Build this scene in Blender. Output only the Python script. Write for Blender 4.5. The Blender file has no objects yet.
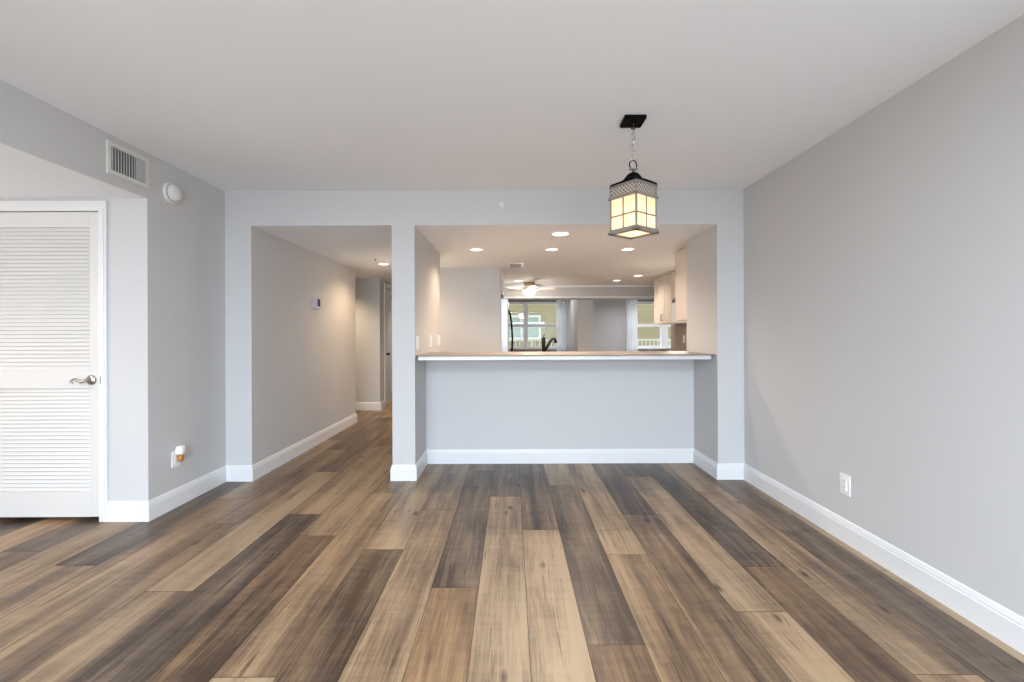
import bpy, bmesh, math, random
from mathutils import Vector, Matrix, Euler
R = math.radians
SC = bpy.context.scene
COL = SC.collection

# ------------------------------------------------------------------ camera, world, main light, exposure
cam = bpy.data.cameras.new('camera')
co = bpy.data.objects.new('camera', cam)
COL.objects.link(co)
cam.sensor_width = 36.0
cam.lens = 446 / 1024 * 36
cam.shift_x = 0.5 / 1024
cam.shift_y = -6.5 / 1024
cam.clip_start = 0.05
co.matrix_world = Matrix.Translation((0, 0, 1.226)) @ Matrix.Rotation(R(90), 4, 'X') @ Matrix.Rotation(-0.0038, 4, 'Z')
SC.camera = co

W = bpy.data.worlds.new('world')
SC.world = W
W.use_nodes = True
W.node_tree.nodes['Background'].inputs[0].default_value = (0.80, 0.90, 1.0, 1)
W.node_tree.nodes['Background'].inputs[1].default_value = 2.6

def area_light(name, loc, rot, sx, sy, power, color):
    l = bpy.data.lights.new(name, 'AREA')
    l.shape = 'RECTANGLE'; l.size = sx; l.size_y = sy
    l.energy = power; l.color = color
    o = bpy.data.objects.new(name, l)
    o.location = loc; o.rotation_euler = rot
    COL.objects.link(o)
    return o
# daylight of the sliding doors behind the camera: sky from above, plus an added fill for light off the ground
area_light('sky_light', (-1.2, -6.5, 3.3), (R(90), 0, 0), 14.0, 3.1, 1420, (0.56, 0.74, 1.0))
area_light('ground_fill', (-1.0, -3.3, 0.60), (R(125), 0, 0), 5.8, 1.0, 110, (0.82, 0.92, 1.0))
# added overhead fill behind the camera, lifts the side walls
area_light('room_fill', (-0.1, -1.0, 2.40), (0, 0, 0), 2.6, 1.6, 148, (0.82, 0.92, 1.0))
# added fills for the living room, hidden between the beam and the far windows
area_light('living_fill', (3.6, 9.7, 2.12), (R(-8), 0, 0), 2.4, 0.8, 36, (0.95, 0.97, 1.0))
area_light('living_fill', (0.7, 9.9, 2.12), (R(-25), 0, 0), 1.0, 0.6, 7, (1.0, 0.95, 0.92))
def point_light(name, loc, power, color, r=0.12):
    l = bpy.data.lights.new(name, 'POINT'); l.energy = power; l.color = color; l.shadow_soft_size = r
    o = bpy.data.objects.new(name, l); o.location = loc; COL.objects.link(o)
# added fills out of view, brightening the kitchen passage, the cooking corner, the alcove
point_light('passage_fill', (-1.18, 5.6, 1.5), 5.5, (1.0, 0.80, 0.60))
point_light('cooking_fill', (2.15, 5.8, 1.30), 5.5, (1.0, 0.84, 0.68))
point_light('alcove_fill', (-3.9, 1.5, 1.55), 13, (1.0, 0.84, 0.68))
def spot_light(name, loc, power, color, cone):
    l = bpy.data.lights.new(name, 'SPOT'); l.energy = power; l.color = color; l.spot_size = R(cone); l.spot_blend = 0.75; l.shadow_soft_size = 0.06
    o = bpy.data.objects.new(name, l); o.location = loc; COL.objects.link(o)
spot_light('alcove_ceiling_lamp', (-3.35, 1.75, 2.10), 22, (1.0, 0.80, 0.62), 140)
spot_light('hall_end_fill', (-1.75, 8.6, 2.12), 40, (1.0, 0.82, 0.65), 130)  # added spot without a fixture, brightens the far hall
spot_light('side_passage_fill', (-2.9, 6.75, 2.12), 52, (1.0, 0.76, 0.50), 140)  # extra bare spot, added to lift the corridor wall

vs = SC.view_settings
SC.display_settings.display_device = 'sRGB'
vs.view_transform = 'Standard'; vs.look = 'None'
vs.exposure = 0.66; vs.gamma = 1.0; vs.use_curve_mapping = False
SC.cycles.max_bounces = 10; SC.cycles.diffuse_bounces = 6
SC.cycles.use_denoising = True
SC.cycles.sample_clamp_indirect = 6.0

# ------------------------------------------------------------------ mesh helpers
class MB:
    def __init__(self): self.bm = bmesh.new(); self.mi = 0
    def _fin(self, vs_):
        fs = set()
        for v in vs_:
            for f in v.link_faces: fs.add(f)
        for f in fs: f.material_index = self.mi
    def box(self, x0, x1, y0, y1, z0, z1, bev=0.0, seg=2, M=None):
        m = Matrix.Translation(((x0+x1)/2, (y0+y1)/2, (z0+z1)/2)) @ Matrix.Diagonal((abs(x1-x0), abs(y1-y0), abs(z1-z0), 1))
        g = bmesh.ops.create_cube(self.bm, size=1, matrix=(M @ m if M else m))
        v = g['verts']
        self._fin(v)
        if bev:
            es = set(e for a in v for e in a.link_edges)
            r = bmesh.ops.bevel(self.bm, geom=list(es), offset=bev, segments=seg, affect='EDGES', profile=0.5, clamp_overlap=True)
            for f in r['faces']: f.material_index = self.mi
        return self
    def quad(self, *pts):
        f = self.bm.faces.new([self.bm.verts.new(p) for p in pts]); f.material_index = self.mi
        return f
    def cyl(self, p0, p1, r0, r1=None, n=20, cap=True):
        return self.tube([p0, p1], [r0, r0 if r1 is None else r1], n, cap)
    def tube(self, pts, r, n=12, cap=True, closed=False):
        pts = [Vector(p) for p in pts]; k = len(pts)
        rs = r if isinstance(r, (list, tuple)) else [r]*k
        rings = []; up = None
        for i, p in enumerate(pts):
            if closed: d = pts[(i+1) % k] - pts[i-1]
            else: d = (pts[min(i+1, k-1)] - pts[max(i-1, 0)])
            d.normalize()
            if up is None:
                up = Vector((0, 0, 1)) if abs(d.z) < 0.9 else Vector((1, 0, 0))
            up = (up - d*up.dot(d)).normalized()
            s = d.cross(up)
            rings.append([self.bm.verts.new(p + (up*math.cos(2*math.pi*j/n) + s*math.sin(2*math.pi*j/n))*rs[i]) for j in range(n)])
        rng = range(k) if closed else range(k-1)
        for i in rng:
            a, b = rings[i], rings[(i+1) % k]
            for j in range(n):
                f = self.bm.faces.new((a[j], a[(j+1) % n], b[(j+1) % n], b[j])); f.smooth = True; f.material_index = self.mi
        if cap and not closed:
            for rg, rev in ((rings[0], True), (rings[-1], False)):
                f = self.bm.faces.new(list(reversed(rg)) if rev else rg); f.material_index = self.mi
        return self
    def lathe(self, prof, loc=(0, 0, 0), M=None, n=32, smooth=True, cap=True):
        # prof: (radius, height) pairs about local z
        T = Matrix.Translation(loc) @ (M or Matrix.Identity(4))
        rings = []
        for r, z in prof:
            if r < 1e-6: rings.append([self.bm.verts.new(T @ Vector((0, 0, z)))])
            else: rings.append([self.bm.verts.new(T @ Vector((r*math.cos(2*math.pi*j/n), r*math.sin(2*math.pi*j/n), z))) for j in range(n)])
        for a, b in zip(rings, rings[1:]):
            for j in range(n):
                if len(a) == 1 and len(b) == 1: continue
                if len(a) == 1: f = self.bm.faces.new((a[0], b[j], b[(j+1) % n]))
                elif len(b) == 1: f = self.bm.faces.new((a[j], a[(j+1) % n], b[0]))
                else: f = self.bm.faces.new((a[j], a[(j+1) % n], b[(j+1) % n], b[j]))
                f.smooth = smooth; f.material_index = self.mi
        if cap:
            for rg in (rings[0], rings[-1]):
                if len(rg) > 1:
                    f = self.bm.faces.new(rg); f.material_index = self.mi
        return self
    def build(self, name, mat, parent=None, local=False):
        bmesh.ops.recalc_face_normals(self.bm, faces=self.bm.faces[:])
        if parent is not None and not local:
            self.bm.transform(wm(parent).inverted())
        me = bpy.data.meshes.new(name)
        self.bm.to_mesh(me); self.bm.free()
        for m in (mat if isinstance(mat, (list, tuple)) else [mat]): me.materials.append(m)
        o = bpy.data.objects.new(name, me)
        COL.objects.link(o)
        if parent is not None: o.parent = parent
        return o

def wm(o):
    m = Matrix.Translation(o.location) @ o.rotation_euler.to_matrix().to_4x4()
    return wm(o.parent) @ m if o.parent else m

def thing(name, label, cat, loc=(0, 0, 0), rz=0.0, group=None):
    o = bpy.data.objects.new(name, None)
    o.empty_display_size = 0.1
    COL.objects.link(o)
    o.location = loc; o.rotation_euler = (0, 0, rz)
    o['label'] = label; o['category'] = cat
    if group: o['group'] = group
    return o

def tag(o, label, cat, group=None):
    o['label'] = label; o['category'] = cat
    if group: o['group'] = group
    return o

def struct(o):
    o['kind'] = 'structure'
    return o

def kids(o): return [c for c in bpy.data.objects if c.parent == o]

def copy_tree(o, parent=None):
    c = o.copy(); COL.objects.link(c); c.parent = parent
    for ch in kids(o): copy_tree(ch, c)
    return c

# ------------------------------------------------------------------ materials
def new_mat(name):
    m = bpy.data.materials.new(name); m.use_nodes = True
    return m, m.node_tree, m.node_tree.nodes['Principled BSDF']

def mat(name, col, rough=0.5, metal=0.0, spec=0.5, bump=0.0, bscale=200.0, mottled=0.0, mscale=3.0, emit=None, estr=0.0, trans=0.0):
    m, nt, b = new_mat(name)
    c = (*col, 1)
    b.inputs['Base Color'].default_value = c
    b.inputs['Roughness'].default_value = rough
    b.inputs['Metallic'].default_value = metal
    b.inputs['Specular IOR Level'].default_value = spec
    tc = nt.nodes.new('ShaderNodeTexCoord')
    n = nt.nodes.new('ShaderNodeTexNoise')
    n.inputs['Scale'].default_value = mscale; n.inputs['Detail'].default_value = 4
    nt.links.new(tc.outputs['Object'], n.inputs['Vector'])
    mr = nt.nodes.new('ShaderNodeMapRange')
    k = max(mottled, 0.01)
    mr.inputs['To Min'].default_value = 1-k; mr.inputs['To Max'].default_value = 1+k
    nt.links.new(n.outputs['Fac'], mr.inputs['Value'])
    vm = nt.nodes.new('ShaderNodeVectorMath'); vm.operation = 'SCALE'
    vm.inputs[0].default_value = col
    nt.links.new(mr.outputs[0], vm.inputs['Scale'])
    nt.links.new(vm.outputs[0], b.inputs['Base Color'])
    if bump:
        n2 = nt.nodes.new('ShaderNodeTexNoise'); n2.inputs['Scale'].default_value = bscale; n2.inputs['Detail'].default_value = 3
        nt.links.new(tc.outputs['Object'], n2.inputs['Vector'])
        bp = nt.nodes.new('ShaderNodeBump'); bp.inputs['Strength'].default_value = bump; bp.inputs['Distance'].default_value = 0.002
        nt.links.new(n2.outputs['Fac'], bp.inputs['Height'])
        nt.links.new(bp.outputs[0], b.inputs['Normal'])
    if emit:
        b.inputs['Emission Color'].default_value = (*emit, 1); b.inputs['Emission Strength'].default_value = estr
    if trans: b.inputs['Transmission Weight'].default_value = trans
    return m

M = {}
M['wall'] = mat('wall_paint', (0.56, 0.555, 0.555), 0.6, spec=0.25, bump=0.06, bscale=260)
M['ceil'] = mat('ceiling_paint', (0.83, 0.85, 0.88), 0.8, spec=0.15, bump=0.08, bscale=180)
M['trim'] = mat('white_trim_paint', (0.73, 0.73, 0.735), 0.35, spec=0.4)
M['door'] = mat('white_door_paint', (0.645, 0.63, 0.61), 0.4, spec=0.4)
M['white'] = mat('white_plastic', (0.82, 0.82, 0.82), 0.35)
M['offwhite'] = mat('aged_white_plastic', (0.72, 0.71, 0.68), 0.45)
M['register'] = mat('register_enamel', (0.66, 0.65, 0.62), 0.4)
M['dark'] = mat('dark_void', (0.02, 0.02, 0.022), 0.8)
M['void'] = mat('duct_grey', (0.16, 0.17, 0.19), 0.8)
M['black'] = mat('black_iron', (0.004, 0.0036, 0.0033), 0.7, spec=0.06, bump=0.1, bscale=90)
M['bronze'] = mat('dark_bronze', (0.018, 0.014, 0.011), 0.35, metal=0.6)
M['nickel'] = mat('satin_nickel', (0.42, 0.40, 0.38), 0.28, metal=1.0)
M['pewter'] = mat('grey_pewter', (0.27, 0.24, 0.215), 0.5, metal=0.2)
M['chain'] = mat('silver_chain', (0.62, 0.60, 0.58), 0.3, metal=0.9)
M['brass'] = mat('antique_brass', (0.42, 0.27, 0.12), 0.35, metal=0.9)
M['cab'] = mat('cream_cabinet_paint', (0.74, 0.665, 0.59), 0.4)
M['fridge'] = mat('pale_steel', (0.72, 0.73, 0.76), 0.3, metal=0.25)
M['micro'] = mat('white_appliance', (0.90, 0.90, 0.90), 0.3)
M['glassdark'] = mat('dark_oven_glass', (0.03, 0.03, 0.035), 0.1)
M['amber'] = mat('amber_oil', (0.60, 0.24, 0.03), 0.2, trans=0.3)
M['screen'] = mat('thermostat_screen', (0.07, 0.06, 0.16), 0.25)
M['thermo'] = mat('thermostat_case', (0.52, 0.50, 0.66), 0.4)
M['vinyl'] = mat('white_vinyl', (0.88, 0.88, 0.89), 0.4)
M['shade'] = mat('grey_shade_fabric', (0.20, 0.20, 0.20), 0.8)
M['fanwhite'] = mat('white_fan_blade', (0.90, 0.88, 0.84), 0.45)
M['rail'] = mat('pale_green_rail', (0.52, 0.54, 0.45), 0.6)
M['concrete'] = mat('grey_concrete', (0.42, 0.41, 0.39), 0.85, mottled=0.1)
M['roof'] = mat('roof_shingle', (0.20, 0.18, 0.16), 0.9, mottled=0.15)

def emis(name, col, s):
    m = bpy.data.materials.new(name); m.use_nodes = True
    nt = m.node_tree; nt.nodes.clear()
    e = nt.nodes.new('ShaderNodeEmission'); e.inputs[0].default_value = (*col, 1); e.inputs[1].default_value = s
    o = nt.nodes.new('ShaderNodeOutputMaterial'); nt.links.new(e.outputs[0], o.inputs[0])
    return m
M['led'] = emis('led_diffuser', (1.0, 0.90, 0.78), 3.0)
M['bulb'] = emis('warm_bulb', (1.0, 0.84, 0.58), 9.0)

def glass_mat():
    m = bpy.data.materials.new('window_glass'); m.use_nodes = True
    nt = m.node_tree; nt.nodes.clear()
    t = nt.nodes.new('ShaderNodeBsdfTransparent'); t.inputs[0].default_value = (0.96, 0.96, 0.955, 1)
    g = nt.nodes.new('ShaderNodeBsdfGlossy'); g.inputs['Roughness'].default_value = 0.02
    mx = nt.nodes.new('ShaderNodeMixShader'); mx.inputs[0].default_value = 0.03
    o = nt.nodes.new('ShaderNodeOutputMaterial')
    nt.links.new(t.outputs[0], mx.inputs[1]); nt.links.new(g.outputs[0], mx.inputs[2]); nt.links.new(mx.outputs[0], o.inputs[0])
    return m
M['glass'] = glass_mat()

def curtain_mat():
    m = bpy.data.materials.new('sheer_curtain'); m.use_nodes = True
    nt = m.node_tree; nt.nodes.clear()
    d = nt.nodes.new('ShaderNodeBsdfDiffuse'); d.inputs[0].default_value = (0.90, 0.90, 0.93, 1)
    t = nt.nodes.new('ShaderNodeBsdfTranslucent'); t.inputs[0].default_value = (0.90, 0.90, 0.93, 1)
    mx = nt.nodes.new('ShaderNodeMixShader'); mx.inputs[0].default_value = 0.8
    o = nt.nodes.new('ShaderNodeOutputMaterial')
    nt.links.new(d.outputs[0], mx.inputs[1]); nt.links.new(t.outputs[0], mx.inputs[2]); nt.links.new(mx.outputs[0], o.inputs[0])
    return m
M['curtain'] = curtain_mat()

def lantern_glass():
    m = bpy.data.materials.new('amber_art_glass'); m.use_nodes = True
    nt = m.node_tree; nt.nodes.clear()
    N = nt.nodes.new; L = nt.links.new
    tc = N('ShaderNodeTexCoord')
    n = N('ShaderNodeTexNoise'); n.inputs['Scale'].default_value = 26; n.inputs['Detail'].default_value = 4
    L(tc.outputs['Object'], n.inputs['Vector'])
    cr = N('ShaderNodeValToRGB')
    cr.color_ramp.elements[0].position = 0.32; cr.color_ramp.elements[0].color = (0.92, 0.72, 0.49, 1)
    cr.color_ramp.elements[1].position = 0.68; cr.color_ramp.elements[1].color = (0.97, 0.86, 0.70, 1)
    L(n.outputs['Fac'], cr.inputs[0])
    d = N('ShaderNodeBsdfDiffuse'); t = N('ShaderNodeBsdfTranslucent'); tr = N('ShaderNodeBsdfTransparent'); g = N('ShaderNodeBsdfGlossy')
    g.inputs['Roughness'].default_value = 0.15
    for q in (d, t, tr): L(cr.outputs[0], q.inputs[0])
    e = N('ShaderNodeEmission'); L(cr.outputs[0], e.inputs[0]); e.inputs[1].default_value = 0.20
    a = N('ShaderNodeMixShader'); a.inputs[0].default_value = 0.65; L(d.outputs[0], a.inputs[1]); L(t.outputs[0], a.inputs[2])
    b = N('ShaderNodeMixShader'); b.inputs[0].default_value = 0.10; L(a.outputs[0], b.inputs[1]); L(tr.outputs[0], b.inputs[2])
    c = N('ShaderNodeMixShader'); c.inputs[0].default_value = 0.04; L(b.outputs[0], c.inputs[1]); L(g.outputs[0], c.inputs[2])
    ad = N('ShaderNodeAddShader'); L(c.outputs[0], ad.inputs[0]); L(e.outputs[0], ad.inputs[1])
    o = N('ShaderNodeOutputMaterial'); L(ad.outputs[0], o.inputs[0])
    return m
M['artglass'] = lantern_glass()

def lattice_mat():
    m, nt, b = new_mat('pierced_lattice'); N = nt.nodes.new; L = nt.links.new
    tc = N('ShaderNodeTexCoord')
    mp = N('ShaderNodeMapping'); mp.inputs['Rotation'].default_value = (0, R(45), 0); mp.inputs['Scale'].default_value = (1, 1, 1)
    # lattice runs along the local x+y direction and z of the band
    sx = N('ShaderNodeSeparateXYZ'); L(tc.outputs['Object'], sx.inputs[0])
    ad = N('ShaderNodeMath'); ad.operation = 'ADD'; L(sx.outputs[0], ad.inputs[0]); L(sx.outputs[1], ad.inputs[1])
    outs = []
    for op in ('ADD', 'SUBTRACT'):
        u = N('ShaderNodeMath'); u.operation = op; L(ad.outputs[0], u.inputs[0]); L(sx.outputs[2], u.inputs[1])
        s = N('ShaderNodeMath'); s.operation = 'MULTIPLY'; s.inputs[1].default_value = 140; L(u.outputs[0], s.inputs[0])
        w0 = N('ShaderNodeMath'); w0.operation = 'SINE'; L(s.outputs[0], w0.inputs[0]); w = N('ShaderNodeMath'); w.operation = 'ABSOLUTE'; L(w0.outputs[0], w.inputs[0]); outs.append(w)
    mx = N('ShaderNodeMath'); mx.operation = 'MINIMUM'; L(outs[0].outputs[0], mx.inputs[0]); L(outs[1].outputs[0], mx.inputs[1])
    cr = N('ShaderNodeValToRGB')
    cr.color_ramp.elements[0].position = 0.40; cr.color_ramp.elements[0].color = (0.60, 0.54, 0.48, 1)
    cr.color_ramp.elements[1].position = 0.50; cr.color_ramp.elements[1].color = (0.13, 0.08, 0.05, 1)
    L(mx.outputs[0], cr.inputs[0]); L(cr.outputs[0], b.inputs['Base Color'])
    b.inputs['Metallic'].default_value = 0.2; b.inputs['Roughness'].default_value = 0.45
    return m
M['lattice'] = lattice_mat()

def granite_mat():
    m, nt, b = new_mat('speckled_granite'); N = nt.nodes.new; L = nt.links.new
    tc = N('ShaderNodeTexCoord')
    v = N('ShaderNodeTexNoise'); v.inputs['Scale'].default_value = 140; v.inputs['Detail'].default_value = 6
    L(tc.outputs['Object'], v.inputs['Vector'])
    cr = N('ShaderNodeValToRGB'); e = cr.color_ramp.elements
    e[0].position = 0.36; e[0].color = (0.17, 0.13, 0.095, 1)
    e[1].position = 0.66; e[1].color = (0.40, 0.35, 0.30, 1)
    k = e.new(0.5); k.color = (0.27, 0.21, 0.165, 1)
    L(v.outputs['Fac'], cr.inputs[0]); L(cr.outputs[0], b.inputs['Base Color'])
    b.inputs['Roughness'].default_value = 0.42
    return m
M['granite'] = granite_mat()
M['edge'] = mat('lit_granite_edge', (0.66, 0.66, 0.66), 0.2, mottled=0.08, mscale=60)  # paler than the slab, for the daylight on its front

def siding_mat():
    m, nt, b = new_mat('beige_lap_siding'); N = nt.nodes.new; L = nt.links.new
    tc = N('ShaderNodeTexCoord'); sx = N('ShaderNodeSeparateXYZ'); L(tc.outputs['Object'], sx.inputs[0])
    s = N('ShaderNodeMath'); s.operation = 'MULTIPLY'; s.inputs[1].default_value = 5.0; L(sx.outputs[2], s.inputs[0])
    f = N('ShaderNodeMath'); f.operation = 'FRACT'; L(s.outputs[0], f.inputs[0])
    cr = N('ShaderNodeValToRGB'); e = cr.color_ramp.elements
    e[0].position = 0.0; e[0].color = (0.095, 0.075, 0.036, 1); e[1].position = 0.14; e[1].color = (0.155, 0.125, 0.060, 1)
    L(f.outputs[0], cr.inputs[0]); L(cr.outputs[0], b.inputs['Base Color'])
    b.inputs['Roughness'].default_value = 0.8
    return m
M['siding'] = siding_mat()

def tile_mat():
    m, nt, b = new_mat('taupe_backsplash_tile'); N = nt.nodes.new; L = nt.links.new
    tc = N('ShaderNodeTexCoord')
    mp = N('ShaderNodeMapping'); mp.inputs['Rotation'].default_value = (0, R(90), R(90)); L(tc.outputs['Object'], mp.inputs[0])
    br = N('ShaderNodeTexBrick'); br.inputs['Scale'].default_value = 6
    br.inputs['Color1'].default_value = (0.30, 0.24, 0.19, 1); br.inputs['Color2'].default_value = (0.36, 0.29, 0.23, 1)
    br.inputs['Mortar'].default_value = (0.42, 0.37, 0.32, 1); br.inputs['Mortar Size'].default_value = 0.01
    L(mp.outputs[0], br.inputs['Vector']); L(br.outputs['Color'], b.inputs['Base Color'])
    b.inputs['Roughness'].default_value = 0.35
    return m
M['tile'] = tile_mat()

def wood_mat():
    m, nt, b = new_mat('plank_wood'); N = nt.nodes.new; L = nt.links.new
    def math_(op, a, c=None):
        q = N('ShaderNodeMath'); q.operation = op
        for i, v in enumerate((a, c)):
            if v is None: continue
            if isinstance(v, (int, float)): q.inputs[i].default_value = v
            else: L(v, q.inputs[i])
        return q.outputs[0]
    at = N('ShaderNodeAttribute'); at.attribute_name = 'plank'
    sp = N('ShaderNodeSeparateColor'); L(at.outputs['Color'], sp.inputs[0])
    tone, rnd, red = sp.outputs[0], sp.outputs[1], sp.outputs[2]
    tc = N('ShaderNodeTexCoord'); sx = N('ShaderNodeSeparateXYZ'); L(tc.outputs['Object'], sx.inputs[0])
    def coord(kx, ky, off):
        c = N('ShaderNodeCombineXYZ')
        L(math_('MULTIPLY', sx.outputs[0], kx), c.inputs[0])
        L(math_('MULTIPLY', sx.outputs[1], ky), c.inputs[1])
        L(math_('MULTIPLY', rnd, off), c.inputs[2])
        return c.outputs[0]
    def noise(v, scale, det, dist=0.0, rough=0.55):
        n = N('ShaderNodeTexNoise'); n.inputs['Scale'].default_value = scale; n.inputs['Detail'].default_value = det
        n.inputs['Distortion'].default_value = dist; n.inputs['Roughness'].default_value = rough
        L(v, n.inputs['Vector']); return n.outputs['Fac']
    streak = noise(coord(11.0, 0.85, 60), 1.0, 6, 0.7, 0.62)
    blotch = noise(coord(4.6, 0.42, 90), 1.0, 2, 0.6)
    cloud = noise(coord(3.0, 2.2, 50), 1.0, 3, 0.6)
    crack = noise(coord(34.0, 1.7, 70), 1.0, 4, 1.6, 0.6)
    grain = noise(coord(75.0, 2.2, 130), 1.0, 6, 1.2, 0.7)
    cross = noise(coord(5.0, 26.0, 40), 1.0, 4, 0.3)
    t = math_('ADD', math_('ADD', math_('MULTIPLY', tone, 0.98), 0.05), math_('MULTIPLY', math_('SUBTRACT', streak, 0.5), 1.35))
    t = math_('ADD', t, math_('MULTIPLY', math_('SUBTRACT', blotch, 0.5), 1.3))
    t = math_('ADD', t, math_('MULTIPLY', math_('SUBTRACT', cloud, 0.5), 0.45))
    ck = N('ShaderNodeMapRange'); ck.interpolation_type = 'SMOOTHSTEP'; ck.inputs['From Min'].default_value = 0.58; ck.inputs['From Max'].default_value = 0.74
    ck.inputs['To Min'].default_value = 0.0; ck.inputs['To Max'].default_value = 0.42
    L(crack, ck.inputs['Value']); t = math_('SUBTRACT', t, ck.outputs[0])
    t = math_('ADD', t, math_('MULTIPLY', math_('SUBTRACT', grain, 0.5), 1.15))
    t = math_('ADD', t, math_('MULTIPLY', math_('SUBTRACT', cross, 0.5), 0.35))
    # knots
    vo = N('ShaderNodeTexVoronoi'); vo.inputs['Scale'].default_value = 1.0; vo.inputs['Randomness'].default_value = 1.0; vo.voronoi_dimensions = '2D'
    kc = N('ShaderNodeCombineXYZ')
    wob = math_('MULTIPLY', math_('SUBTRACT', streak, 0.5), 0.5)
    L(math_('ADD', math_('ADD', math_('MULTIPLY', sx.outputs[0], 6.0), math_('MULTIPLY', rnd, 77)), wob), kc.inputs[0])
    L(math_('ADD', math_('MULTIPLY', sx.outputs[1], 2.3), math_('MULTIPLY', rnd, 31)), kc.inputs[1])
    L(kc.outputs[0], vo.inputs['Vector'])
    kd = N('ShaderNodeMapRange'); kd.inputs['From Min'].default_value = 0.02; kd.inputs['From Max'].default_value = 0.12
    kd.inputs['To Min'].default_value = 0.6; kd.inputs['To Max'].default_value = 0.0
    L(vo.outputs['Distance'], kd.inputs['Value'])
    vs_ = N('ShaderNodeSeparateColor'); L(vo.outputs['Color'], vs_.inputs[0])
    has = math_('GREATER_THAN', vs_.outputs[0], 0.86)
    t = math_('SUBTRACT', t, math_('MULTIPLY', kd.outputs[0], has))
    cr = N('ShaderNodeValToRGB'); e = cr.color_ramp.elements
    e[0].position = 0.0; e[0].color = (0.045, 0.029, 0.019, 1)
    e[1].position = 1.0; e[1].color = (0.350, 0.254, 0.160, 1)
    for p, c in ((0.22, (0.096, 0.066, 0.046)), (0.48, (0.166, 0.113, 0.071)), (0.74, (0.265, 0.187, 0.116))):
        q = e.new(p); q.color = (*c, 1)
    L(t, cr.inputs[0])
    warm = N('ShaderNodeMix'); warm.data_type = 'RGBA'; warm.blend_type = 'MULTIPLY'
    L(red, warm.inputs[0]); L(cr.outputs[0], warm.inputs[6]); warm.inputs[7].default_value = (1.12, 0.93, 0.74, 1)
    L(warm.outputs[2], b.inputs['Base Color'])
    rr = N('ShaderNodeMapRange'); rr.inputs['To Min'].default_value = 0.30; rr.inputs['To Max'].default_value = 0.46
    L(grain, rr.inputs['Value']); L(rr.outputs[0], b.inputs['Roughness'])
    b.inputs['Specular IOR Level'].default_value = 0.42
    bp = N('ShaderNodeBump'); bp.inputs['Strength'].default_value = 0.12; bp.inputs['Distance'].default_value = 0.0015
    L(grain, bp.inputs['Height']); L(bp.outputs[0], b.inputs['Normal'])
    return m
M['wood'] = wood_mat()

# ------------------------------------------------------------------ floor of long staggered planks
def build_floor():
    rnd = random.Random(11)
    PW, PL, X0 = 0.2286, 1.86, 0.065
    # column -> (a joint, tones of planks from the one that ends at that joint outwards: near side first)
    # entries: list of (y_start, tone, red) for known planks; each plank is PL long
    known = {
        -12: (1.90, [(.50, .2), (.72, .2), (.35, .1)]),
        -11: (2.383, [(.62, .2), (.12, .0), (.55, .2)]),
        -10: (1.495, [(.55, .2), (.58, .3), (.80, .0)]),
        -9: (1.05, [(.18, .1), (.42, .3), (.45, .3)]),
        -8: (2.14, [(.48, .2), (.78, .2), (.30, .4)]),
        -7: (3.055, [(.08, .0), (.66, .3), (.3, .5)]),
        -6: (2.727, [(.24, .7), (.66, .3), (.4, .5)]),
        -5: (1.60, [(.98, .1), (.56, .4), (.5, .4)]),
        -4: (2.549, [(.20, .4), (.72, .2), (.25, .3)]),
        -3: (3.116, [(.64, .3), (.42, .1), (.4, .2)]),
        -2: (2.161, [(.36, .8), (.17, .0), (.4, .2)]),
        -1: (3.375, [(.68, .1), (.26, .1), (.4, .2)]),
        0: (2.797, [(.84, .2), (.20, .3), (.3, .2)]),
        1: (1.76, [(.42, .7), (.20, .1), (.78, .1)]),
        2: (2.48, [(.66, .5), (.66, .3), (.4, .3)]),
        3: (3.03, [(.24, .4), (.16, .1), (.4, .2)]),
        4: (1.967, [(.52, .3), (.74, .2), (.3, .1)]),
        5: (2.347, [(.32, .6), (.16, .0), (.4, .2)]),
        6: (3.46, [(.60, .2), (.64, .2), (.4, .2)]),
        7: (2.76, [(.20, .1), (.30, .1), (.4, .2)]),
        8: (2.3, [(.88, .1), (.75, .1), (.4, .2)]),
    }
    bm = bmesh.new()
    lay = bm.loops.layers.float_color.new('plank')
    g = 0.0013
    y_lo, y_hi = -3.1, 11.0
    for c in range(-19, 25):
        xa = X0 + c*PW; xb = xa + PW
        if c in known: j, tones = known[c]
        else: j, tones = rnd.uniform(0.5, 2.3), []
        n0 = math.ceil((j - y_lo)/PL) + 1
        for i in range(-n0, 8):
            ya = j + i*PL; yb = ya + PL
            if yb <= y_lo or ya >= y_hi: continue
            k = i + 1
            if 0 <= k < len(tones): t, rd = tones[k]
            else: t, rd = rnd.choice((.15, .25, .4, .5, .6, .7, .8)), rnd.uniform(0, .6)
            ya, yb = max(ya, y_lo), min(yb, y_hi)
            rr = random.Random(c*131 + k*17 + 5).random()
            f = bm.faces.new([bm.verts.new(p) for p in ((xa+g, ya+g, 0), (xb-g, ya+g, 0), (xb-g, yb-g, 0), (xa+g, yb-g, 0))])
            for l in f.loops: l[lay] = (t, rr, rd, 1)
    # the dark groove bed under the planks
    bed = [bm.verts.new(p) for p in ((-4.3, y_lo, -0.0015), (5.6, y_lo, -0.0015), (5.6, y_hi, -0.0015), (-4.3, y_hi, -0.0015))]
    f = bm.faces.new(bed); f.material_index = 1
    ext = [bm.verts.new((p.co.x, p.co.y, -0.12)) for p in bed]
    for i in range(4):
        q = bm.faces.new((bed[i], bed[(i+1) % 4], ext[(i+1) % 4], ext[i])); q.material_index = 1
    me = bpy.data.meshes.new('floor'); bm.to_mesh(me); bm.free()
    me.materials.append(M['wood']); me.materials.append(mat('groove_brown', (0.045, 0.032, 0.024), 0.7))
    o = bpy.data.objects.new('floor', me); COL.objects.link(o)
    return struct(o)
build_floor()

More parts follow.
